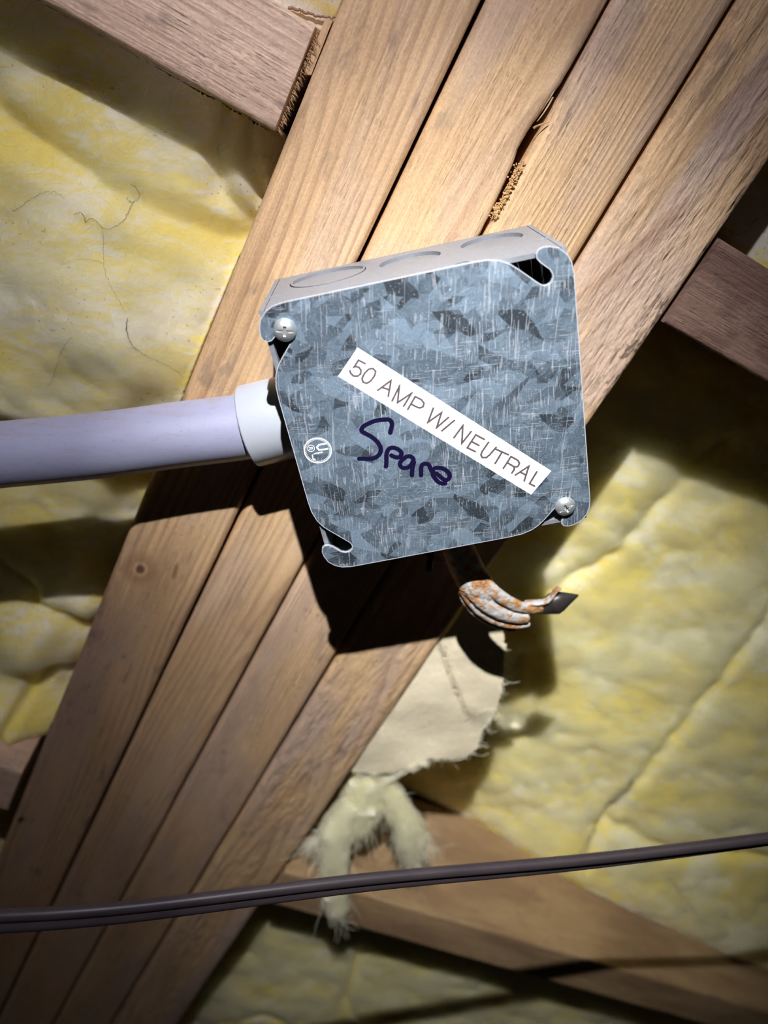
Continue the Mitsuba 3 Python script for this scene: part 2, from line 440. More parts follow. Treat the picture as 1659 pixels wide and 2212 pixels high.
STUDS = [(-85.2, -44.6, None, 'leftmost of the four diagonal wooden studs, crossed by the grey conduit'),
         (-43.0, -6.9, chip, 'second diagonal wooden stud from the left, with a splintered hollow in its right edge'),
         (-5.6, 30.5, None, 'third diagonal wooden stud from the left, weathered with fine straight grain'),
         (32.2, 74.6, None, 'rightmost of the four diagonal wooden studs, rough sawn, beside the paper flap')]
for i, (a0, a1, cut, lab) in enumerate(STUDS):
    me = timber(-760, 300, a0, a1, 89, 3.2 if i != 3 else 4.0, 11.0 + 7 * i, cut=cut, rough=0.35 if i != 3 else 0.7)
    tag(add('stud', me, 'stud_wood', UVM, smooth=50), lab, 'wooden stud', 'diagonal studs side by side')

RM = np.array([[0, 1, 0, 0], [1, 0, 0, 0], [0, 0, -1, 0], [0, 0, 0, 1.0]])


def block(u0, u1, v0, v1, seed, lab, y0=0.0, r=2.0):
    me = timber(u0, u1, v0, v1, 89, r, seed, rough=0.45, y0=y0)
    me.vertices = me.vertices[:, [1, 0, 2]]
    me.faces = me.faces[:, ::-1]
    k = add('cross_block', me, 'block_wood', UVM, smooth=45)
    tag(k, lab, 'wooden block')
    return k


block(-420, -88.8, 54.4, 89.0, 3.1, 'rough cross block at upper left with a fuzzy sawn end against the leftmost stud')
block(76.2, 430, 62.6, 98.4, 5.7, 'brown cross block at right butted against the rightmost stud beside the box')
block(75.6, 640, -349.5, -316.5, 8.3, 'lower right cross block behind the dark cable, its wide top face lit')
block(-420, -90.5, -334, -298.5, 12.9, 'short visible end of a cross block at the lower left edge, half hidden by insulation')

# torn wood fibres on the sawn end of the upper left block
rng = np.random.default_rng(4)
tufts = []
for _ in range(170):
    v = rng.uniform(54.6, 88)
    y = rng.choice([rng.uniform(-0.3, 0.4), rng.uniform(0, 10)])
    p = uv1(-88.9 + rng.uniform(-0.3, 0.1), v, y)
    d = uv1(rng.uniform(0.6, 2.4), rng.uniform(-1.4, 0.3), rng.uniform(-0.7, 0.1))
    tufts.append(sweep(np.array([p, p + d * 0.5, p + d + uv1(0, -0.2, 0)]), ring(0.13, 3), [1, 0.7, 0.2]))
tag(add('cross_block__torn_fibres', cat(tufts), 'stud_wood', smooth=False), kind='stuff')

# sliver of wood standing in the gap by the block's end
sl = trimesh.creation.box(extents=[2.6, 9, 16])
sl.apply_translation([0, 8, 0])
sl.vertices[:, 0] += sl.vertices[:, 2] * 0.48
sl.apply_translation(uv1(-86.9, 84, 0))
tag(add('wood_sliver', sl, 'stud_wood', smooth=False), 'thin wood sliver in the gap between the upper left block and the leftmost stud', 'wood sliver')

# ---------------------------------------------------------------- insulation
def seg_dist(U, V, pts):
    P = np.stack([U, V], -1)
    best = np.full(U.shape, 1e9)
    for a, b in zip(pts[:-1], pts[1:]):
        a, b = np.array(a, float), np.array(b, float)
        t = np.clip(((P - a) @ (b - a)) / ((b - a) @ (b - a)), 0, 1)
        best = np.minimum(best, np.linalg.norm(P - a - t[..., None] * (b - a), axis=-1))
    return best


def crease(U, V, pts, depth, width):
    return depth * np.exp(-(seg_dist(U, V, pts) / width) ** 2)


def bump(U, V, u, v, ru, rv, h):
    return -h * np.exp(-((U - u) / ru) ** 2 - ((V - v) / rv) ** 2)


def sst(a, b, x):
    t = np.clip((x - a) / (b - a), 0, 1)
    return t * t * (3 - 2 * t)


def fluff(U, V, seed, amp=1.0):
    z = np.full(U.shape, seed * 1.37)
    wu = U + 10 * (meshkit.fbm(np.stack([U / 22, V / 22, z], -1), 2, seed) - .5)
    wv = V + 10 * (meshkit.fbm(np.stack([U / 22, V / 22, z + 5], -1), 2, seed) - .5)
    f = lambda su, sv, o, s: meshkit.fbm(np.stack([wu / su, wv / sv, z], -1), o, seed + s) - 0.5
    ridged = 0.5 - np.abs(f(26, 20, 3, 3)) * 2
    return amp * (8 * f(46, 38, 2, 1) - 0.8 * ridged + 2.4 * f(15, 10, 2, 5) + 0.8 * f(4.0, 2.2, 2, 9) + 0.45 * f(1.4, 0.9, 1, 11))


def h_left(U, V):
    y = 31 + fluff(U, V, 21, 0.62)
    y = y + (1 - sst(-6, 8, V)) * (-9) + bump(U, V, -128, -46, 38, 34, 12)
    y = y + crease(U, V, [(-215, 30), (-190, 12), (-172, 7), (-158, 5), (-136, 3), (-105, 5), (-84, 11)], 7.5, 6.0)
    y = y + sst(-112, -96, U) * sst(-30, -95, V) * 8
    y = y + (1 - sst(-122, -100 + 0 * V, V - 0.15 * (U + 130))) * 30
    y = y + crease(U, V, [(-118, 60), (-111, 36), (-103, 23), (-86, 17)], 6, 4.5) + crease(U, V, [(-108, 60), (-99, 39), (-86, 27)], 5, 3.5)
    y = y + bump(U, V, -112, 34, 7, 20, 2) + bump(U, V, -97, 38, 6, 18, 3)
    y = y + bump(U, V, -112, -246, 34, 26, 24) + bump(U, V, -112, -296, 40, 20, 44) + bump(U, V, -95, -213, 10, 9, 14)
    y = y + crease(U, V, [(-160, -205), (-125, -217), (-119, -224), (-103, -223), (-86, -228)], 10, 4)
    y = y + crease(U, V, [(-140, -304), (-118, -302), (-109, -296), (-100, -258), (-86, -262)], 9, 4)
    return np.clip(y, -6, 100)


def h_right(U, V):
    y = 97 - 0.155 * (np.clip(U, 150, 460) - 160) - 14 * sst(-230, -316, V) * sst(220, 320, U) + fluff(U, V, 33, 0.75)
    y = y + crease(U, V, [(286, -20), (293, -71), (295, -117), (302, -165), (304, -210), (303, -248), (309, -300)], 7, 4.5) * (0.4 + 1.2 * meshkit.noise(np.stack([U / 14, V / 14, 0 * U], -1), 4))
    y = y + crease(U, V, [(299, -266), (322, -256), (357, -257), (429, -223)], 6, 6)
    y = y + crease(U, V, [(195, 20), (188, 1), (186, -36), (184, -69), (168, -104), (160, -120)], 5, 5) + bump(U, V, 165, -30, 14, 44, 6)
    y = y + crease(U, V, [(178, -168), (196, -205), (206, -222)], 8, 6)
    y = y + bump(U, V, 196, -199, 13, 15, 5) + bump(U, V, 232, -270, 36, 26, 5)
    y = y + (1 - sst(72, 130, U)) * 14
    return np.clip(y, 8, 122)


def h_bottom(U, V):
    y = 44 + fluff(U, V, 45, 0.8) - 8 * sst(-470, -560, V)
    y = y + crease(U, V, [(80, -560), (113, -573), (150, -540), (200, -560)], 10, 4) + crease(U, V, [(190, -440), (205, -500), (240, -540)], 8, 4)
    y = y + sst(-420, -370, V) * 22
    return np.clip(y, 6, 115)


def h_topleft(U, V):
    return np.clip(26 + fluff(U, V, 57, 0.6) + sst(110, 90, V) * 10, 4, 100)


def h_topright(U, V):
    return np.clip(58 + fluff(U, V, 63, 0.7) - 12 * sst(100, 150, U) + 16 * (1 - sst(76, 100, U)), 6, 110)


def h_lowleft(U, V):
    return np.clip(48 + fluff(U, V, 71, 0.7), 6, 110)


BACK = 140.0
surfaces = {}


def batt(h, u0, u1, v0, v1, step, lab):
    U, V = np.meshgrid(np.arange(u0, u1 + 1e-6, (u1 - u0) / round((u1 - u0) / step)), np.arange(v0, v1 + 1e-6, (v1 - v0) / round((v1 - v0) / step)), indexing='ij')
    Y = h(U, V)
    nu, nv = U.shape
    front = uvy(U, V, Y).reshape(-1, 3)
    idx = np.arange(nu * nv).reshape(nu, nv)
    a, b, c, d = idx[:-1, :-1].ravel(), idx[1:, :-1].ravel(), idx[1:, 1:].ravel(), idx[:-1, 1:].ravel()
    f = np.vstack([np.stack([a, b, c], 1), np.stack([a, c, d], 1)])
    rim = np.r_[idx[:, 0], idx[-1, 1:], idx[-2::-1, -1], idx[0, -2:0:-1]]
    rv = front[rim].copy()
    rv[:, 1] = BACK
    n = len(front)
    k = np.arange(len(rim))
    kn = (k + 1) % len(rim)
    side = np.vstack([np.stack([rim[k], n + k, n + kn], 1), np.stack([rim[k], n + kn, rim[kn]], 1)])
    cen = n + len(rim)
    v = np.vstack([front, rv, rv.mean(0)])
    back = np.stack([n + kn, n + k, k * 0 + cen], 1)
    key = add('insulation_batt', trimesh.Trimesh(v, np.vstack([f, side, back]), process=False), 'wool', smooth=True)
    tag(key, lab, 'insulation')
    surfaces[key] = h
    return key


def fibres(key, u0, u1, v0, v1, n, seed, lift=0.28, rad=0.045):
    rng = np.random.default_rng(seed)
    h = surfaces[key]
    out, m = [], 7
    u, v = rng.uniform(u0, u1, n), rng.uniform(v0, v1, n)
    a = rng.normal(0.5, 0.9, n)
    L = rng.uniform(5, 17, n)
    k = rng.normal(0, 1.0, n)
    t = np.linspace(-0.5, 0.5, m)
    A = a[:, None] + k[:, None] * t[None] * 1.6
    du, dv = np.cos(A) * L[:, None] / m, np.sin(A) * L[:, None] / m
    U, V = u[:, None] + np.cumsum(du, 1), v[:, None] + np.cumsum(dv, 1)
    Y = h(U, V)
    lf = rng.uniform(0.05, lift, n)[:, None] * (0.3 + np.abs(np.sin((t[None] + 0.5) * np.pi * rng.uniform(0.7, 1.6, n)[:, None])))
    P = uvy(U, V, np.minimum(Y, Y.mean(1, keepdims=True) + 1.5) - lf)
    ok = (U.min(1) > u0 - 1) & (U.max(1) < u1 + 1) & (V.min(1) > v0 - 1) & (V.max(1) < v1 + 1)
    sec = ring(1.0, 3)
    for i in np.nonzero(ok)[0]:
        r = rad * rng.uniform(0.6, 1.4)
        out.append(sweep(P[i], sec * r, None, None, False))
    q = add(key + '__loose_fibres', cat(out), 'wool_fibre', smooth=False)
    tag(q, kind='stuff')


def fuzz(key, u0, u1, v0, v1, step, seed, depth):
    """The halo of loose fibres over a batt: a thin scattering layer on top of its surface."""
    h = surfaces[key]
    U, V = np.meshgrid(np.linspace(u0, u1, round((u1 - u0) / step)), np.linspace(v0, v1, round((v1 - v0) / step)), indexing='ij')
    Y = h(U, V)
    z = np.full(U.shape, seed * 1.1)
    f1 = meshkit.fbm(np.stack([U / 26, V / 18, z], -1), 2, seed)
    f2 = meshkit.fbm(np.stack([U / 10 + 2 * f1, V / 6.5 - 3 * f1, z], -1), 2, seed + 3)
    f3 = meshkit.fbm(np.stack([U / 4 + 3 * f2, V / 2.4, z], -1), 2, seed + 5)
    lift = depth * (0.16 + 0.62 * sst(0.3, 0.75, f1) + 0.30 * sst(0.4, 0.8, f2) + 0.10 * f3)
    lift = lift * sst(0, 5, np.minimum(np.minimum(U - u0, u1 - U), np.minimum(V - v0, v1 - V))) + 0.15
    nu, nv = U.shape
    a_, b_ = uvy(U, V, Y - lift).reshape(-1, 3), uvy(U, V, Y + 1.5).reshape(-1, 3)
    idx = np.arange(nu * nv).reshape(nu, nv)
    a, b, c, d = idx[:-1, :-1].ravel(), idx[1:, :-1].ravel(), idx[1:, 1:].ravel(), idx[:-1, 1:].ravel()
    f = np.vstack([np.stack([a, b, c], 1), np.stack([a, c, d], 1)])
    n = len(a_)
    rim = np.r_[idx[:, 0], idx[-1, 1:], idx[-2::-1, -1], idx[0, -2:0:-1]]
    rn = np.roll(rim, -1)
    side = np.vstack([np.stack([rim, rim + n, rn + n], 1), np.stack([rim, rn + n, rn], 1)])
    m = trimesh.Trimesh(np.vstack([a_, b_]), np.vstack([f, f[:, ::-1] + n, side]), process=False)
    k = key + '__fibre_halo'
    scene[k] = ply(world(m), {'type': 'null'}, smooth=True,
                   interior={'type': 'homogeneous', 'sigma_t': 1.0, 'scale': 210.0,
                             'albedo': {'type': 'rgb', 'value': [0.999, 0.992, 0.83]}})
    tag(k, kind='stuff')


B_LEFT = batt(h_left, -270, -86.4, -297.5, 53.4, 1.15, 'yellow glass wool batt at left, above and below the grey conduit')
B_RIGHT = batt(h_right, 75.6, 520, -315.8, 62.0, 1.25, 'large yellow glass wool batt filling the bay to the right of the box')
B_BOT = batt(h_bottom, 75.6, 560, -740, -350.2, 1.8, 'dim yellow glass wool batt below the lower right block at the bottom edge')
B_TL = batt(h_topleft, -330, -86.4, 89.8, 200, 1.6, 'glimpse of yellow glass wool above the upper left block at the top edge')
B_TR = batt(h_topright, 75.6, 320, 99.0, 250, 1.6, 'dark yellow glass wool at the right edge above the right block')
B_LL = batt(h_lowleft, -300, -86.4, -700, -335, 3.0, 'shadowed glass wool below the short block at the lower left corner')
fibres(B_LEFT, -200, -86, -297, 53, 1700, 1)
fibres(B_RIGHT, 120, 440, -315, 60, 1800, 2)
fibres(B_BOT, 90, 400, -590, -380, 500, 3)
fibres(B_TL, -140, -86, 90, 130, 250, 5)

fuzz(B_LEFT, -262, -87, -296, 52, 1.6, 3, 5.0)
fuzz(B_RIGHT, 77, 500, -313, 60, 1.8, 4, 6.0)
fuzz(B_BOT, 77, 520, -640, -352, 2.4, 6, 5.0)

# dark threads lying on the wool
def thread(key, pts, r, lab, bs='dark_thread'):
    h = surfaces[key]
    p = np.array(pts, float)
    q = spline(np.c_[p, np.zeros(len(p))], 10 * len(p))[:, :2]
    jit = np.random.default_rng(len(scene)).normal(0, 0.16, q.shape)
    q = q + jit
    Y = h(q[:, 0], q[:, 1]) - 0.9 - r
    return sweep(uvy(q[:, 0], q[:, 1], Y), ring(r * 0.55, 5), np.linspace(1, 0.5, len(q)))


def put_thread(meshes, lab, bs='dark_thread', name='dark_root', category='root strand'):
    tag(add(name, cat(meshes), bs, smooth=False), lab, category)


put_thread([thread(B_LEFT, [(-136, 9), (-133, 8), (-132, 5), (-133, 3), (-132, -2), (-133, -5), (-137, -8), (-140, -7), (-144, -9)], 0.30, ''),
            thread(B_LEFT, [(-133, 3), (-135, 2.6), (-136, 3.6)], 0.2, ''), thread(B_LEFT, [(-144, -9), (-147, -7), (-149, -9)], 0.2, '')],
           'hooked dark root strand on the left glass wool, nearest the upper left block')
put_thread([thread(B_LEFT, [(-137, -9), (-135, -14), (-132, -21), (-124, -29), (-118, -34)], 0.13, ''), thread(B_LEFT, [(-133, -20), (-140, -22), (-147, -28)], 0.10, '')],
           'long hair-thin root strand running down the middle of the left glass wool')
put_thread([thread(B_LEFT, [(-117, -35), (-110, -46), (-100, -49), (-91, -51)], 0.30, ''), thread(B_LEFT, [(-110, -46), (-114, -47)], 0.2, '')],
           'forked root strand on the left glass wool close above the conduit fitting')
put_thread([thread(B_LEFT, [(-134, -52), (-136, -56), (-138, -68), (-140, -82)], 0.22, '')],
           'short straight root strand on the left glass wool just above the conduit')
put_thread([thread(B_LEFT, [(-171, -19), (-168, -15), (-161, -6), (-155, -5)], 0.20, '')],
           'thin bent root strand near the left edge of the left glass wool')
put_thread([thread(B_RIGHT, [(369, -276), (391, -275), (393, -262)], 0.3, ''), thread(B_RIGHT, [(369, -276), (397, -288), (426, -307)], 0.35, '')],
           'curled dark strand on the right glass wool below the black cable')
put_thread([thread(B_RIGHT, [(297, -215), (303, -235), (304, -255), (307, -280), (311, -305)], 1.0, '')],
           'brown root lying in the seam of the right glass wool, above the black cable')
put_thread([thread(B_TL, [(-104, 91.5), (-98, 93.0), (-92, 94.5), (-86.5, 97)], 1.1, '')], 'dry brown twig above the upper left block at the top edge', 'twig_bark', 'dry_twig', 'twig')

# ---------------------------------------------------------------- junction box
body = 'junction_box__body'
HB, TK, FR = 49.5, 1.6, 52.4
tag('junction_box', 'square galvanised steel junction box with a blank cover, screwed to the diagonal studs', 'junction box')


def plate(holes, half):
    p = Polygon([(-half, 0), (half, 0), (half, FR), (-half, FR)])
    for (cx, cy, r) in holes:
        p = p.difference(Point(cx, cy).buffer(r, 24))
    return ext(p, TK)


def knock(cx, cy, r, tilt, tk=1.0):
    d = Point(0, 0).buffer(r - 0.15, 28)
    d = unary_union([d, Polygon([(-1.6, -r - 0.6), (1.6, -r - 0.6), (1.6, 0), (-1.6, 0)])])
    m = ext(d, tk)
    m.apply_transform(trimesh.transformations.rotation_matrix(tilt, [1, 0, 0]))
    m.apply_translation([cx, cy, 0])
    return m


# local side-plate frames: (along, depth from the wall, outwards) -> box local (bx, by, out of wall)
def side(ang):
    c, s = round(math.cos(ang)), round(math.sin(ang))
    # outward direction o = (c, s); along direction t = (s, -c)
    M = np.eye(4)
    M[:3, 0] = [s, -c, 0]
    M[:3, 1] = [0, 0, 1]
    M[:3, 2] = [c, s, 0]
    if np.linalg.det(M[:3, :3]) < 0:
        M[:3, 0] *= -1
    M[:3, 3] = [c * (HB - TK), s * (HB - TK), 0]
    return M


TOP, LEFT, BOTTOM, RIGHT = side(math.pi / 2), side(math.pi), side(-math.pi / 2), side(0)
sgn = TOP[0, 0]
parts = []
ko_top = [(-28.2, 17.0, 14.2), (2.0, 18.0, 11.2), (32.0, 15.5, 11.2)]
dots = [(-17.3, 46.0, 2.4), (17.6, 44.8, 2.4)]
top = plate([(sgn * x, y, r) for x, y, r in ko_top + dots], HB - TK - 0.25)
top.apply_transform(TOP)
parts.append(top)
for M, holes, half in ((LEFT, [(0, 17, 14.0), (30, 17, 11.2), (-30, 17, 11.2)], HB), (RIGHT, [(0, 17, 11.2), (30, 17, 11.2), (-30, 17, 11.2)], HB),
                       (BOTTOM, [(0, 17, 11.2), (30, 17, 11.2), (-30, 17, 11.2)], HB - TK - 0.25)):
    q = plate(holes, half)
    q.apply_transform(M)
    parts.append(q)
bk = trimesh.creation.box(extents=[2 * HB - 2 * TK - .1, 2 * HB - 2 * TK - .1, 1.6])
bk.apply_translation([0, 0, 0.85])
parts.append(bk)
for sx, sy in ((-1, 1), (1, -1)):            # screw lugs folded in behind the cover
    lug = ext(Point(sx * 42.4, sy * 42.2).buffer(4.6, 12).difference(Point(sx * 42.4, sy * 42.2).buffer(2.0, 10)), 1.4)
    lug.apply_translation([0, 0, FR - 4.0])
    parts.append(lug)
for sx in (-1, 1):                           # rough weld beads at the upper corners
    for w in range(5):
        e = trimesh.creation.icosphere(1, 0.75)
        e.apply_scale([1.5, 0.5, 0.7])
        e.apply_translation([sx * (48.6 - w * 0.9), HB + 0.05, 34.0 - w * 0.22])
        parts.append(e)
add(body, cat(parts), 'box_steel', BOXM, smooth=25)
for (x, y, r), tl in zip(ko_top, (0.03, 0.0, 0.0)):
    q = knock(sgn * x, y, r, tl, 1.0)
    q.apply_translation([0, 0, -0.15 if r > 12 else -0.65])
    if r > 12:                               # the half-pressed inner ring stands proud on the near side
        half = Point(0, -0.5).buffer(r - 0.4, 28).difference(Point(0, -1.1).buffer(r - 1.1, 28)).intersection(Polygon([(-20, -3), (20, -3), (20, 20), (-20, 20)]))
        half = ext(half, 0.9)
        half.apply_translation([sgn * x, y, 0.9])
        q = cat([q, half])
    q.apply_transform(TOP)
    k = add(body + '__knockout', q, 'box_steel', BOXM, smooth=25)
for M, al in ((LEFT, 30), (LEFT, -30), (RIGHT, 0), (RIGHT, 30), (RIGHT, -30), (BOTTOM, 30), (BOTTOM, -30)):
    q = knock(al, 17, 11.2, 0.06, 1.0)
    q.apply_transform(M)
    add(body + '__knockout', q, 'box_steel', BOXM, smooth=25)

C1 = [(20, 50.9), (24.5, 50.65), (28.5, 49.6), (31.4, 48), (33.5, 46.2), (40.15, 39.9), (41.2, 39.3), (42.3, 39.2), (43.4, 39.7), (44.15, 40.8), (44.2, 42.3), (43.5, 43.8), (40.9, 46.3),
      (39.8, 47.8), (39.65, 49.3), (40.5, 50.5), (42, 50.95), (44.2, 50.75), (47, 49.7), (49.3, 47.4), (50.5, 44.8), (51.0, 41)]
tr = C1
br = [(x, -y) for x, y in C1][::-1]
bl = [(-y, -x) for x, y in C1]
tl = [(-y, x) for x, y in C1][::-1]
bl = bl[::-1] if bl[0][1] < bl[-1][1] and False else bl
outline = tr + br + [(-y, -x) for x, y in C1][::-1] + tl[::-1][::-1]


def corner_path(pts, start):
    return pts if math.dist(pts[0], start) < math.dist(pts[-1], start) else pts[::-1]


o = list(C1)
for pts in ([(x, -y) for x, y in C1], [(-y, -x) for x, y in C1], [(-y, x) for x, y in C1]):
    o += corner_path(pts, o[-1])
cov = Polygon(o).buffer(0.25).buffer(-0.5).buffer(0.25)
cm = ext(cov, 1.6)
cm.apply_translation([0, 0, FR])
CF = FR + 1.6
add('junction_box__cover', cm, 'galvanised', BOXM, smooth=20)
edge = ext(cov.buffer(0.04).difference(cov.buffer(-0.28)), 0.9)
edge.apply_translation([0, 0, FR + 0.72])
add('junction_box__cover__bright_edge', edge, 'edge_steel', BOXM, smooth=20)


def flat(polys, h, z):
    m = ext(unary_union(polys), h)
    m.apply_translation([0, 0, z])
    return m


# printed strip
lab_poly = Polygon([(-20.9, 31.9), (37.85, -26.45), (29.65, -34.5), (-29.4, 23.8)])
add('junction_box__label_strip', flat([lab_poly], 0.12, CF), 'paper_white', BOXM, smooth=False)
tag('junction_box__label_strip', 'white printed strip reading 50 AMP W/ NEUTRAL')
G = [[(-19.46, 25.98), (-21.52, 27.76), (-23.5, 25.75), (-22.94, 25.88), (-21.9, 25.35), (-21.42, 24.2), (-21.85, 23.05), (-22.99, 22.5), (-24.29, 22.8), (-25.02, 23.9), (-25.08, 25.06)],
     [(-17.5, 24.03), (-18.89, 24.05), (-20.55, 22.95), (-21.75, 21.3), (-21.6, 20.04), (-20.5, 19.4), (-18.94, 19.99), (-17.33, 21.55), (-16.75, 22.9), (-17.5, 24.03)],
     [(-17.67, 16.12), (-12.31, 18.69), (-14.41, 13.2)], [(-15.79, 16.93), (-13.47, 15.62)],
     [(-13.51, 11.35), (-9.94, 16.18), (-11.66, 10.57), (-6.36, 12.86), (-10.02, 8.7)],
     [(-8.83, 7.25), (-5.37, 11.44), (-3.54, 9.97), (-2.82, 8.5), (-3.39, 7.33), (-4.51, 7.08), (-5.57, 7.7), (-7.27, 9.14)],
     [(0.11, 6.24), (-2.69, 1.33), (2.48, 3.85), (-0.05, -1.26), (4.77, 1.76)],
     [(6.61, 0.26), (1.33, -2.94)],
     [(5.06, -6.47), (8.99, -2.42), (7.69, -8.95), (11.68, -5.04)],
     [(15.85, -9.29), (12.96, -6.76), (9.31, -11.03), (12.07, -13.2)], [(11.13, -8.96), (13.69, -11.18)],
     [(17.14, -10.35), (14.22, -13.66), (13.67, -14.87), (14.11, -15.93), (15.42, -16.21), (16.73, -15.42), (19.6, -12.81)],
     [(18.94, -13.51), (23.52, -16.93)], [(21.28, -15.18), (18.11, -19.36)],
     [(20.77, -21.88), (24.16, -17.66), (26.35, -19.62), (26.83, -21.02), (26.08, -22.1), (24.88, -22.0), (22.48, -19.71)], [(24.7, -21.9), (24.78, -22.9), (23.53, -24.44)],
     [(24.59, -25.43), (30.03, -22.79), (27.67, -28.58)], [(26.56, -24.38), (28.8, -26.23)],
     [(32.77, -25.44), (29.56, -29.82), (31.4, -31.4)]]
add('junction_box__label_strip__lettering', flat([LineString(g).buffer(0.32, cap_style=2, join_style=2, mitre_limit=2) for g in G], 0.05, CF + 0.12), 'print_grey', BOXM, smooth=False)
tag('junction_box__label_strip__lettering', 'thin grey printed capitals 50 AMP W/ NEUTRAL')
# marker writing
HW = [[(-16.18, 0.21), (-15.51, 1.79), (-14.98, 3.58), (-15.45, 4.82), (-17.45, 5.43), (-20.24, 5.65), (-23.02, 5.1), (-25.16, 4.23), (-25.8, 3.22), (-24.64, 1.63), (-22.55, -0.36), (-21.08, -2.81),
       (-20.68, -5.25), (-21.58, -7.03), (-23.42, -8.03), (-26.29, -7.81), (-28.9, -7.25)],
      [(-20.24, -12.12), (-19.45, -9.08), (-18.57, -6.49), (-17.48, -5.54), (-16.06, -5.65), (-14.78, -6.51), (-13.85, -8.29), (-14.63, -9.51), (-16.06, -9.41), (-17.48, -8.31)],
      [(-10.19, -11.07), (-11.8, -9.92), (-13.76, -10.7), (-15.18, -12.4), (-14.38, -13.99), (-12.58, -14.17), (-10.89, -12.92), (-10.09, -11.49)], [(-10.12, -12.68), (-11.07, -14.9), (-11.74, -17.61)],
      [(-8.56, -18.29), (-8.07, -15.55), (-7.1, -14.14), (-5.66, -14.25), (-4.83, -15.84), (-4.1, -18.03)],
      [(-3.28, -18.61), (-1.59, -20.62), (0.39, -22.08), (1.5, -20.87), (0.63, -18.23), (-1.34, -16.79), (-3.52, -16.73), (-4.28, -17.99), (-3.79, -20.56), (-2.63, -22.46), (-0.55, -23.32)]]
strokes = []
for g in HW:
    q = spline(np.c_[np.array(g), np.zeros(len(g))], 14 * len(g))[:, :2]
    strokes.append(LineString(q).buffer(0.80))
add('junction_box__handwriting', flat(strokes, 0.04, CF), 'marker_ink', BOXM, smooth=False)
tag('junction_box__handwriting', 'word Spare handwritten in dark blue marker')
# stamped approval mark
cx, cy = -42.45, -1.05
rg = Point(cx, cy).buffer(4.95, 40)
em = [rg.difference(Point(cx, cy).buffer(4.45, 40)), Point(cx, cy).buffer(4.2, 40).difference(Point(cx, cy).buffer(4.08, 40))]
for g in ([(-38.85, 0.95), (-41.5, 0.98), (-42.5, 0.21), (-42.0, -0.95), (-38.88, -1.15)],):
    em.append(LineString(g).buffer(0.30))
em.append(Polygon([(-41.0, -1.75), (-41.0, -2.25), (-44.6, -2.15), (-43.6, -1.75)]))
em.append(LineString([(-44.75, -2.3), (-44.85, -4.0), (-44.2, -4.1)]).buffer(0.2))
em.append(Point(-44.6, 0.25).buffer(1.35).difference(Point(-44.6, 0.25).buffer(1.1)))
em.append(LineString([(-45.2, 0.7), (-43.95, 0.45), (-44.1, -0.1), (-44.7, 0.0), (-44.65, 0.5)]).buffer(0.12))
em.append(LineString([(-44.65, 0.05), (-45.3, -0.1)]).buffer(0.12))
add('junction_box__emblem', flat(em, 0.10, CF), 'emblem_steel', BOXM, smooth=20)
tag('junction_box__emblem', 'small stamped round UL mark lying on its side')


def screw_mesh(rot):
    R, hh = 3.75, 2.1
    a = np.linspace(0, np.pi / 2, 12)
    prof = np.vstack([[[0, -6.5], [2.0, -6.5], [2.0, 0], [R, 0], [R, 0.45]], np.stack([R * np.cos(a) ** 0.9, 0.45 + hh * np.sin(a)], 1)])
    prof[-1, 0] = 0
    m = to_man(trimesh.creation.revolve(prof, sections=40))
    tools = []
    for ang in (0, math.pi / 2):
        b = trimesh.creation.box(extents=[3.4, 0.95, 3.0])
        b.apply_transform(trimesh.transformations.rotation_matrix(ang, [0, 0, 1]))
        b.apply_translation([0, 0, hh + 0.45 + 0.5])
        tools.append(b)
    b = trimesh.creation.box(extents=[9, 0.8, 1.4])
    b.apply_translation([0, 0, hh + 0.45 - 0.15])
    tools.append(b)
    for t in tools:
        m = m - to_man(t)
    s = from_man(m)
    s.apply_transform(trimesh.transformations.rotation_matrix(rot, [0, 0, 1]))
    return s


for (sx, sy, rot) in ((-42.6, 42.4, math.radians(-16)), (41.6, -41.9, math.radians(22))):
    s = screw_mesh(rot)
    s.apply_translation([sx, sy, CF])
    add('junction_box__screw', s, 'screw_steel', BOXM, smooth=35)
tag('junction_box__screw', 'domed steel combination-head screw')

# ---------------------------------------------------------------- conduit and its fitting
pts = spline([(-56, -17, -12.6), (-73, -17.0, -16.2), (-98, -18.0, -19.2), (-123, -19.6, -22.3), (-169, -23.5, -25.8), (-240, -30, -31), (-340, -39, -38)], 60)
r_out, r_in = 13.1, 10.6
cond = sweep(pts, ring(r_out, 40))
add('conduit', cond, 'conduit_pvc', smooth=40)
tag('conduit', 'grey plastic conduit coming in from the left into the side of the junction box', 'conduit')
ax0, ax1 = bxp(-72.4, -0.6, -17), bxp(-50.0, 0.4, -17)
d = (ax1 - ax0) / np.linalg.norm(ax1 - ax0)
prof = [(0.0, 13.05), (0.0, 16.0), (0.5, 16.5), (1.2, 16.55), (17.5, 16.3), (18.2, 16.0), (18.3, 14.2), (19.5, 14.2), (19.6, 17.2), (22.8, 17.2), (22.9, 13.0)]
me = trimesh.creation.revolve(np.array([(r, z) for z, r in prof] + [(13.05, 0.0)]), sections=64)
x = np.cross([0, 1.0, 0], d)
x /= np.linalg.norm(x)
M = np.eye(4)
M[:3, 0], M[:3, 1], M[:3, 2], M[:3, 3] = x, np.cross(d, x), d, ax0
add('conduit_fitting', me, 'fitting_pvc', M, smooth=30)
tag('conduit_fitting', 'pale grey plastic collar joining the conduit to the left side of the junction box', 'conduit fitting')

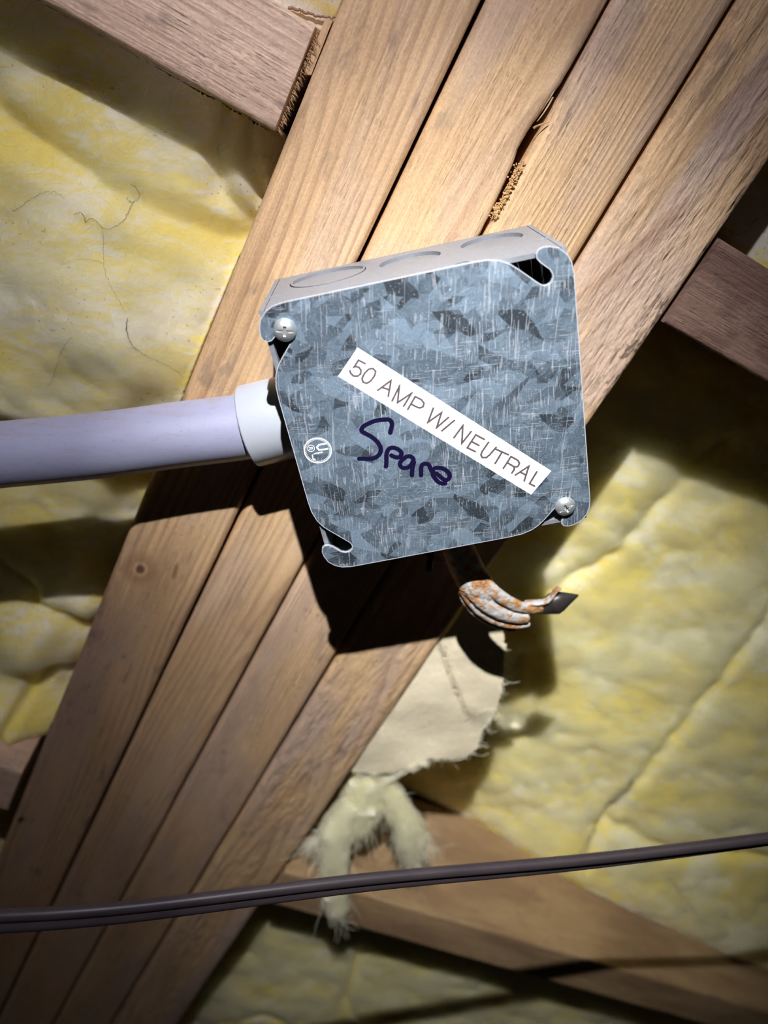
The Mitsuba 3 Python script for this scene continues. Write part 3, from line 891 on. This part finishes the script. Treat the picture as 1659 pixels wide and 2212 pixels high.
# ---------------------------------------------------------------- dark flat cable in front
def cable_section(w=8.6, t=4.4):
    a = np.linspace(-np.pi / 2, np.pi / 2, 9)
    r = t / 2
    right = np.stack([w / 2 - r + r * np.cos(a), r * np.sin(a)], 1)
    mid = np.array([(1.3, r * 0.90), (0.45, r * 0.60), (0, r * 0.52), (-0.45, r * 0.60), (-1.3, r * 0.90)])
    s = np.vstack([right, mid, -right, -mid])
    return s[:, ::-1]                       # first axis (out of the wall) is the thin one


cp = spline([(-300, -162, -118), (-162.4, -145, -133.7), (-118.4, -133, -149.7), (-88.2, -128, -152.7), (-22.5, -116, -159.1), (50.9, -106, -165.1), (138.1, -100, -159.7), (184.8, -97, -155.6), (330, -88, -140)], 140)
tw = np.linspace(-0.55, 0.75, len(cp))
add('flat_cable', sweep(cp, cable_section(), None, tw), 'cable_jacket', smooth=40)
tag('flat_cable', 'dark brown flat two-core cable hanging across the bottom of the view', 'cable')

# ---------------------------------------------------------------- rusty armour under the box
tag('cable_armour', 'rusty peeled metal armour curling out below the junction box, with a black pointed tip', 'cable armour')


def strip(pts, w0, w1, th, n=36, bulge=0.35):
    p = spline(pts, n)
    t = np.linspace(0, 1, n)
    wd = w0 + (w1 - w0) * t
    rings = []
    tt, nn, bb = frames(p)
    k = 18
    a = np.arange(k) * 2 * np.pi / k
    for i in range(n):
        e = math.sqrt(max(1 - ((t[i] - 0.97) / 0.03) ** 2, 0.1)) if t[i] > 0.97 else 1
        sx = np.sign(np.cos(a)) * np.abs(np.cos(a)) ** 0.8 * wd[i] / 2 * e
        sy = np.sign(np.sin(a)) * np.abs(np.sin(a)) ** 0.8 * th / 2 * e + bulge * np.cos(a * 1.0) ** 2 * -1
        rings.append(p[i] + sx[:, None] * bb[i] + sy[:, None] * nn[i])
    v = np.vstack(rings + [p[:1], p[-1:]])
    i, j = np.meshgrid(np.arange(n - 1), np.arange(k), indexing='ij')
    q, r = (i * k + j).ravel(), (i * k + (j + 1) % k).ravel()
    jj = np.arange(k)
    f = np.vstack([np.stack([q, r, r + k], 1), np.stack([q, r + k, q + k], 1), np.stack([(jj + 1) % k, jj, jj * 0 + n * k], 1), np.stack([jj + (n - 1) * k, (jj + 1) % k + (n - 1) * k, jj * 0 + n * k + 1], 1)])
    v = v + (meshkit.fbm(v / 2.2, 3, 8) - 0.5)[:, None] * np.array([0.3, 0.9, 0.3])
    m = trimesh.Trimesh(v, f, process=False)
    m.fix_normals()
    return m


neck = sweep(spline([(10.5, -17, -46), (12.5, -18, -58), (15, -21, -67), (19.0, -25, -76), (25.0, -29.5, -85), (31, -31.5, -91)], 30), ring(1.0, 28), np.array([6.8] * 12 + list(np.linspace(6.8, 7.6, 12)) + [7.2, 6.6, 6.0, 5.2, 4.2, 3]))
neck.vertices += (meshkit.fbm(neck.vertices / 4.0, 3, 2) - 0.5)[:, None] * 0.8
add('cable_armour__sleeve', neck, 'rusty_zinc', smooth=50)
AR = [([(25.5, -32.5, -78.5), (29.8, -34, -83.1), (36.2, -35, -88.0), (42.7, -35, -91.7), (48.9, -34.5, -93.2), (53.6, -34, -92.7)], 6.2, 4.6, 3.0),
      ([(20.8, -33.5, -82.0), (24.0, -34.5, -86.6), (30.5, -35.2, -92.7), (39.1, -35, -97.0), (48.0, -34.5, -98.4)], 7.4, 5.4, 3.0),
      ([(18.6, -31.0, -85.4), (21.7, -32.0, -90.6), (28.1, -32.8, -97.5), (36.7, -33, -102.1), (49.0, -33, -102.4)], 4.6, 2.8, 3.0),
      ([(18.4, -28.0, -88.0), (20.6, -29.0, -93.2), (27.7, -30.0, -101.0), (36.4, -30.5, -105.6), (43.9, -30.5, -106.8)], 4.4, 2.6, 3.0)]
for g in AR:
    add('cable_armour__strip', strip(*g), 'rusty_zinc', smooth=50)
hook = strip([(45.5, -33, -91.4), (50.1, -34.5, -90.0), (54.0, -35, -88.6), (56.3, -35, -85.6), (57.4, -34.6, -83.6), (59.6, -33.5, -82.8)], 2.0, 1.2, 3.4, bulge=0.1)
add('cable_armour__hook', hook, 'rusty_zinc', smooth=50)
tp = spline([(51.5, -32.5, -95.2), (55.5, -32.8, -93.3), (59.5, -33, -90.8), (64, -33.2, -88.6), (68.2, -33.2, -87.0)], 24)
tipm = sweep(tp, ring(1.0, 20) * np.array([0.75, 1.0]), np.interp(np.linspace(0, 1, 24), [0, 0.2, 0.42, 0.6, 1], [2.0, 3.6, 5.6, 4.6, 0.4]))
add('cable_armour__tip', tipm, 'black_rubber', smooth=35)
tag('cable_armour__tip', 'black pointed rubber tip')
strap = strip([(4.0, -8, -70), (8.5, -14, -80.5), (12.7, -15, -82.8), (17.0, -17, -86.6), (20.5, -19, -89.5)], 2.2, 1.6, 1.2, bulge=0.0)
add('cable_armour__retaining_lip', strap, 'rusty_zinc', smooth=50)
nib = strip([(5.6, -12, -68), (5.2, -14, -76), (4.6, -14, -86.5)], 5.0, 3.6, 3.0, bulge=0.0)
add('cable_armour__lug', nib, 'black_rubber', smooth=50)

# ---------------------------------------------------------------- kraft paper flap
from scipy.spatial import Delaunay
PG = [(75.0, -92), (84, -93.5), (95, -96), (104, -103), (110, -111), (116, -122), (123, -137), (127, -149), (128.5, -164), (130, -171), (133, -178), (131, -188), (121, -194), (114, -194.5), (110, -197), (107, -203), (104, -209),
      (96, -217), (88, -221), (80, -223.5), (75.0, -226)]
rng = np.random.default_rng(12)
bl_ = LineString(PG)
edge_pts = np.array([bl_.interpolate(s).coords[0] for s in np.arange(0, bl_.length, 0.6)])
tear = (meshkit.fbm(np.c_[edge_pts / 2.2, np.zeros(len(edge_pts))], 3, 3) - 0.5) * 2.6
edge_pts += np.c_[tear, tear] * (edge_pts[:, :1] > 76)
PP = Polygon(np.vstack([edge_pts, [[75.0, -226]]])).buffer(0)
slit = LineString([(79.5, -121), (82.5, -127.5), (90, -136), (101, -146), (110, -154.5), (118, -164)])
PP = PP.difference(slit.buffer(0.42))
PP = max(getattr(PP, 'geoms', [PP]), key=lambda g: g.area)
gx, gy = np.meshgrid(np.arange(75, 135, 1.2), np.arange(-227, -91, 1.2))
cand = np.c_[gx.ravel() + rng.uniform(-.2, .2, gx.size), gy.ravel() + rng.uniform(-.2, .2, gx.size)]
import shapely
cand = cand[shapely.contains_xy(PP.buffer(-0.5), cand[:, 0], cand[:, 1])]
bd = PP.exterior
bpts = np.array([bd.interpolate(s).coords[0] for s in np.arange(0, bd.length, 0.55)])
allp = np.vstack([bpts, cand])
tri = Delaunay(allp).simplices
cen = allp[tri].mean(1)
tri = tri[shapely.contains_xy(PP, cen[:, 0], cen[:, 1])]
e1_, e2_ = allp[tri[:, 1]] - allp[tri[:, 0]], allp[tri[:, 2]] - allp[tri[:, 0]]
ar = e1_[:, 0] * e2_[:, 1] - e1_[:, 1] * e2_[:, 0]
tri[ar < 0] = tri[ar < 0][:, ::-1]


def paper_y(u, v):
    sd = (u - 82) * 0.70 + (v + 127) * 0.74      # side of the slit
    y = 3.0 + 0.05 * (u - 75) + 1.6 * (meshkit.fbm(np.stack([u / 26, v / 26, 0 * u], -1), 2, 4) - 0.5) * 2
    y = y - 2.2 * sst(-2, 1.5, sd) * (1 - sst(14, 40, sd)) * (v > -166) * sst(-166, -150, v) + 0.02 * np.maximum(-190 - v, 0) ** 1.3
    return y + 0.3 * (meshkit.fbm(np.stack([u / 2.0, v / 2.0, 0 * u], -1), 2, 6) - 0.5)


yy = paper_y(allp[:, 0], allp[:, 1])
fr, bkp = uvy(allp[:, 0], allp[:, 1], yy), uvy(allp[:, 0], allp[:, 1], yy + 0.7)
n = len(allp)
e = np.sort(np.vstack([tri[:, [0, 1]], tri[:, [1, 2]], tri[:, [2, 0]]]), axis=1)
ue, cnt = np.unique(e, axis=0, return_counts=True)
be = ue[cnt == 1]
F = np.vstack([tri, tri[:, ::-1] + n, np.stack([be[:, 0], be[:, 1], be[:, 1] + n], 1), np.stack([be[:, 0], be[:, 1] + n, be[:, 0] + n], 1)])
pm = trimesh.Trimesh(np.vstack([fr, bkp]), F, process=False)
add('paper_flap', pm, 'kraft', smooth=30)
tag('paper_flap', 'torn flap of tan kraft paper with a slit, beside the rightmost stud', 'paper')

fz = []
for _ in range(420):
    k = rng.integers(0, len(edge_pts))
    u, v = edge_pts[k]
    if u < 77 or v > -108:
        continue
    y = float(paper_y(np.array(u), np.array(v)))
    ang = rng.normal(-1.2, 0.9)
    L = rng.uniform(1.0, 3.2) if rng.random() < 0.85 else rng.uniform(4, 11)
    q = [uv1(u, v, y), uv1(u + math.cos(ang) * L * .5, v + math.sin(ang) * L * .5, y + rng.normal(0, .5)), uv1(u + math.cos(ang + .5) * L, v + math.sin(ang + .5) * L, y + rng.normal(0, .9))]
    fz.append(sweep(spline(q, 6), ring(0.07, 3), None, None, False))
for (u0, v0, u1, v1) in ((108, -200.5, 112, -198.5), (105, -205.5, 107, -203.5)):     # a rolled shred on the lower edge
    for _ in range(34):
        t = rng.uniform(0, 1)
        u, v = u0 + (u1 - u0) * t + rng.normal(0, 1.2), v0 + (v1 - v0) * t - 1.5 + rng.normal(0, 1.3)
        a = rng.uniform(0, 6.28, 4)
        q = [uv1(u + math.cos(z) * 1.6, v + math.sin(z) * 1.3, 4 + rng.normal(0, 1)) for z in a]
        fz.append(sweep(spline(q, 9), ring(0.10, 3), None, None, False))
for _ in range(26):                                                        # hanging threads
    u, v = rng.normal(106, 0.9), -207 + rng.normal(0, 1)
    L = rng.uniform(12, 34)
    q = [uv1(u, v, 5), uv1(u - L * .18 + rng.normal(0, .6), v - L * .45, 5), uv1(u - L * .42 + rng.normal(0, 1.2), v - L, 6)]
    fz.append(sweep(spline(q, 9), ring(0.08, 3), None, None, False))
tag(add('paper_flap__torn_fibres', cat(fz), 'wool_white', smooth=False), kind='stuff')

# ---------------------------------------------------------------- hanging tuft of glass wool
tag('wool_tuft', 'ragged tuft of pale glass wool hanging below the torn paper flap', 'insulation tuft')


def lump(pts, rad, seed, flatten=0.6):
    p = spline(pts, 40)
    m = sweep(p, ring(1.0, 26) * np.array([flatten, 1.0]), np.interp(np.linspace(0, 1, 40), np.linspace(0, 1, len(rad)), rad))
    m = m.subdivide()
    d = meshkit.fbm(m.vertices / np.array([5.0, 5.0, 9.0]), 3, seed) - 0.5
    c = p[np.argmin(((m.vertices[:, None] - p[None]) ** 2).sum(-1), axis=1)]
    m.vertices += (m.vertices - c) * d[:, None] * 1.6
    return m


LOBES = [([(86, -222, 14), (93, -240, 13), (98, -258, 11), (101, -276, 8)], [4, 10, 12, 6], 'wool'),
         ([(90, -252, 6), (87, -262, 2), (92, -280, -3), (102, -302, -9), (115, -322, -12)], [5, 8, 6.5, 5.6, 5.0], 'wool_white'),
         ([(99, -226, 12), (116, -244, 9), (131, -256, 8), (146, -266, 7)], [3, 5.5, 7.5, 3], 'wool'),
         ([(96, -262, 6), (90, -275, 3), (82, -284, 2)], [5, 3, 0.6], 'wool_white'),
         ([(128, -252, 6), (136, -267, 4), (144, -276, 3)], [5, 4.5, 1.0], 'wool_white')]
fb, halo = [], []
for li, (pts, rad, bs) in enumerate(LOBES):
    P3 = [uv1(*q) for q in pts]
    add('wool_tuft__lobe', lump(P3, rad, 31 + li), bs, smooth=True)
    halo.append(to_man(sweep(spline(P3, 24), ring(1.0, 16) * np.array([0.75, 1.0]), np.interp(np.linspace(0, 1, 24), np.linspace(0, 1, len(rad)), np.array(rad) + 3.0))))
    c = spline(P3, 40)
    t_, n_, b_ = frames(c)
    rr = np.interp(np.linspace(0, 1, 40), np.linspace(0, 1, len(rad)), rad)
    for _ in range(420):
        k = int(rng.integers(2, 36))
        a = rng.uniform(0, 6.28)
        o_ = (math.cos(a) * n_[k] * 0.6 + math.sin(a) * b_[k]) * rr[k] * rng.uniform(0.85, 1.15)
        s = c[k] + o_
        L = rng.uniform(4, 15)
        dirn = t_[k] * 1.0 + o_ / (np.linalg.norm(o_) + 1e-9) * rng.uniform(-0.15, 0.6) + rng.normal(0, 0.28, 3)
        d2 = dirn + np.array([0, 0, -0.7]) + rng.normal(0, 0.35, 3)
        fb.append(sweep(spline([s, s + dirn * L * .4, s + dirn * L * .4 + d2 * L * .5], 7), ring(0.085, 3), None, None, False))
    for _ in range(60):                      # trailing ends
        s = c[-3] + rng.normal(0, rr[-3] * 0.4, 3)
        L = rng.uniform(4, 12)
        d2 = t_[-1] + rng.normal(0, 0.45, 3) + np.array([0, -0.2, -0.4])
        fb.append(sweep(spline([s, s + d2 * L * .5, s + d2 * L + rng.normal(0, 2, 3)], 8), ring(0.08, 3), None, None, False))
hm = m3.Manifold.batch_boolean(halo, m3.OpType.Add).refine_to_length(2.0)
hm = from_man(hm)
hm.vertices += (meshkit.fbm(hm.vertices / np.array([6.0, 6.0, 11.0]), 3, 77) - 0.5)[:, None] * trimesh.Trimesh(hm.vertices, hm.faces, process=False).vertex_normals * 5.0
scene['wool_tuft__fibre_halo'] = ply(world(hm), {'type': 'null'}, smooth=True, interior={'type': 'homogeneous', 'sigma_t': 1.0, 'scale': 230.0, 'albedo': {'type': 'rgb', 'value': [0.995, 0.99, 0.86]}})
tag('wool_tuft__fibre_halo', kind='stuff')
tag(add('wool_tuft__loose_fibres', cat(fb), 'wool_white', smooth=False), kind='stuff')

# ---------------------------------------------------------------- crumbs and splinters
sd = []
line = np.array([(-6.6, 84.5), (-6.3, 80), (-6.2, 76), (-5.8, 72), (-6.3, 68.5), (-6.2, 66)])
for _ in range(520):
    t = rng.uniform(0, len(line) - 1.001)
    k = int(t)
    q = line[k] + (line[k + 1] - line[k]) * (t - k)
    r = rng.uniform(0.18, 0.5)
    w = 1.3 if t < 1.2 else 0.85
    m = trimesh.creation.icosphere(1, r)
    m.vertices *= rng.uniform(0.6, 1.3, 3)
    m.apply_translation(uv1(q[0] + rng.normal(0, w * 0.6), q[1] + rng.normal(0, .8), 0.6 + rng.uniform(-1.2, 0.6)))
    sd.append(m)
tag(add('sawdust_clump', cat(sd), 'sawdust', smooth=False), 'crumbly tan clump of sawdust stuck in the gap between the second and third studs', 'sawdust', kind='stuff')
sp = strip([uv1(-8.7, 97.0, 0.8), uv1(-7.2, 99.2, -0.4), uv1(-5.2, 101.0, -0.6)], 0.9, 0.4, 0.5, n=14, bulge=0)
tag(add('splinter', sp, 'sawdust', smooth=50), 'pale splinter bridging the gap between the second and third studs', 'splinter')
for (a, b) in (((-8.6, 110.5, 1.4), (-9.4, 101.5, 1.9)), ((-7.6, 108.5, 2.4), (-8.3, 99.5, 3.0))):
    q = strip([uv1(*a), uv1((a[0] + b[0]) / 2 + .3, (a[1] + b[1]) / 2, a[2] + .1), uv1(*b)], 0.8, 0.3, 0.4, n=14, bulge=0)
    add('stud_001__sliver', q, 'stud_wood', smooth=50)
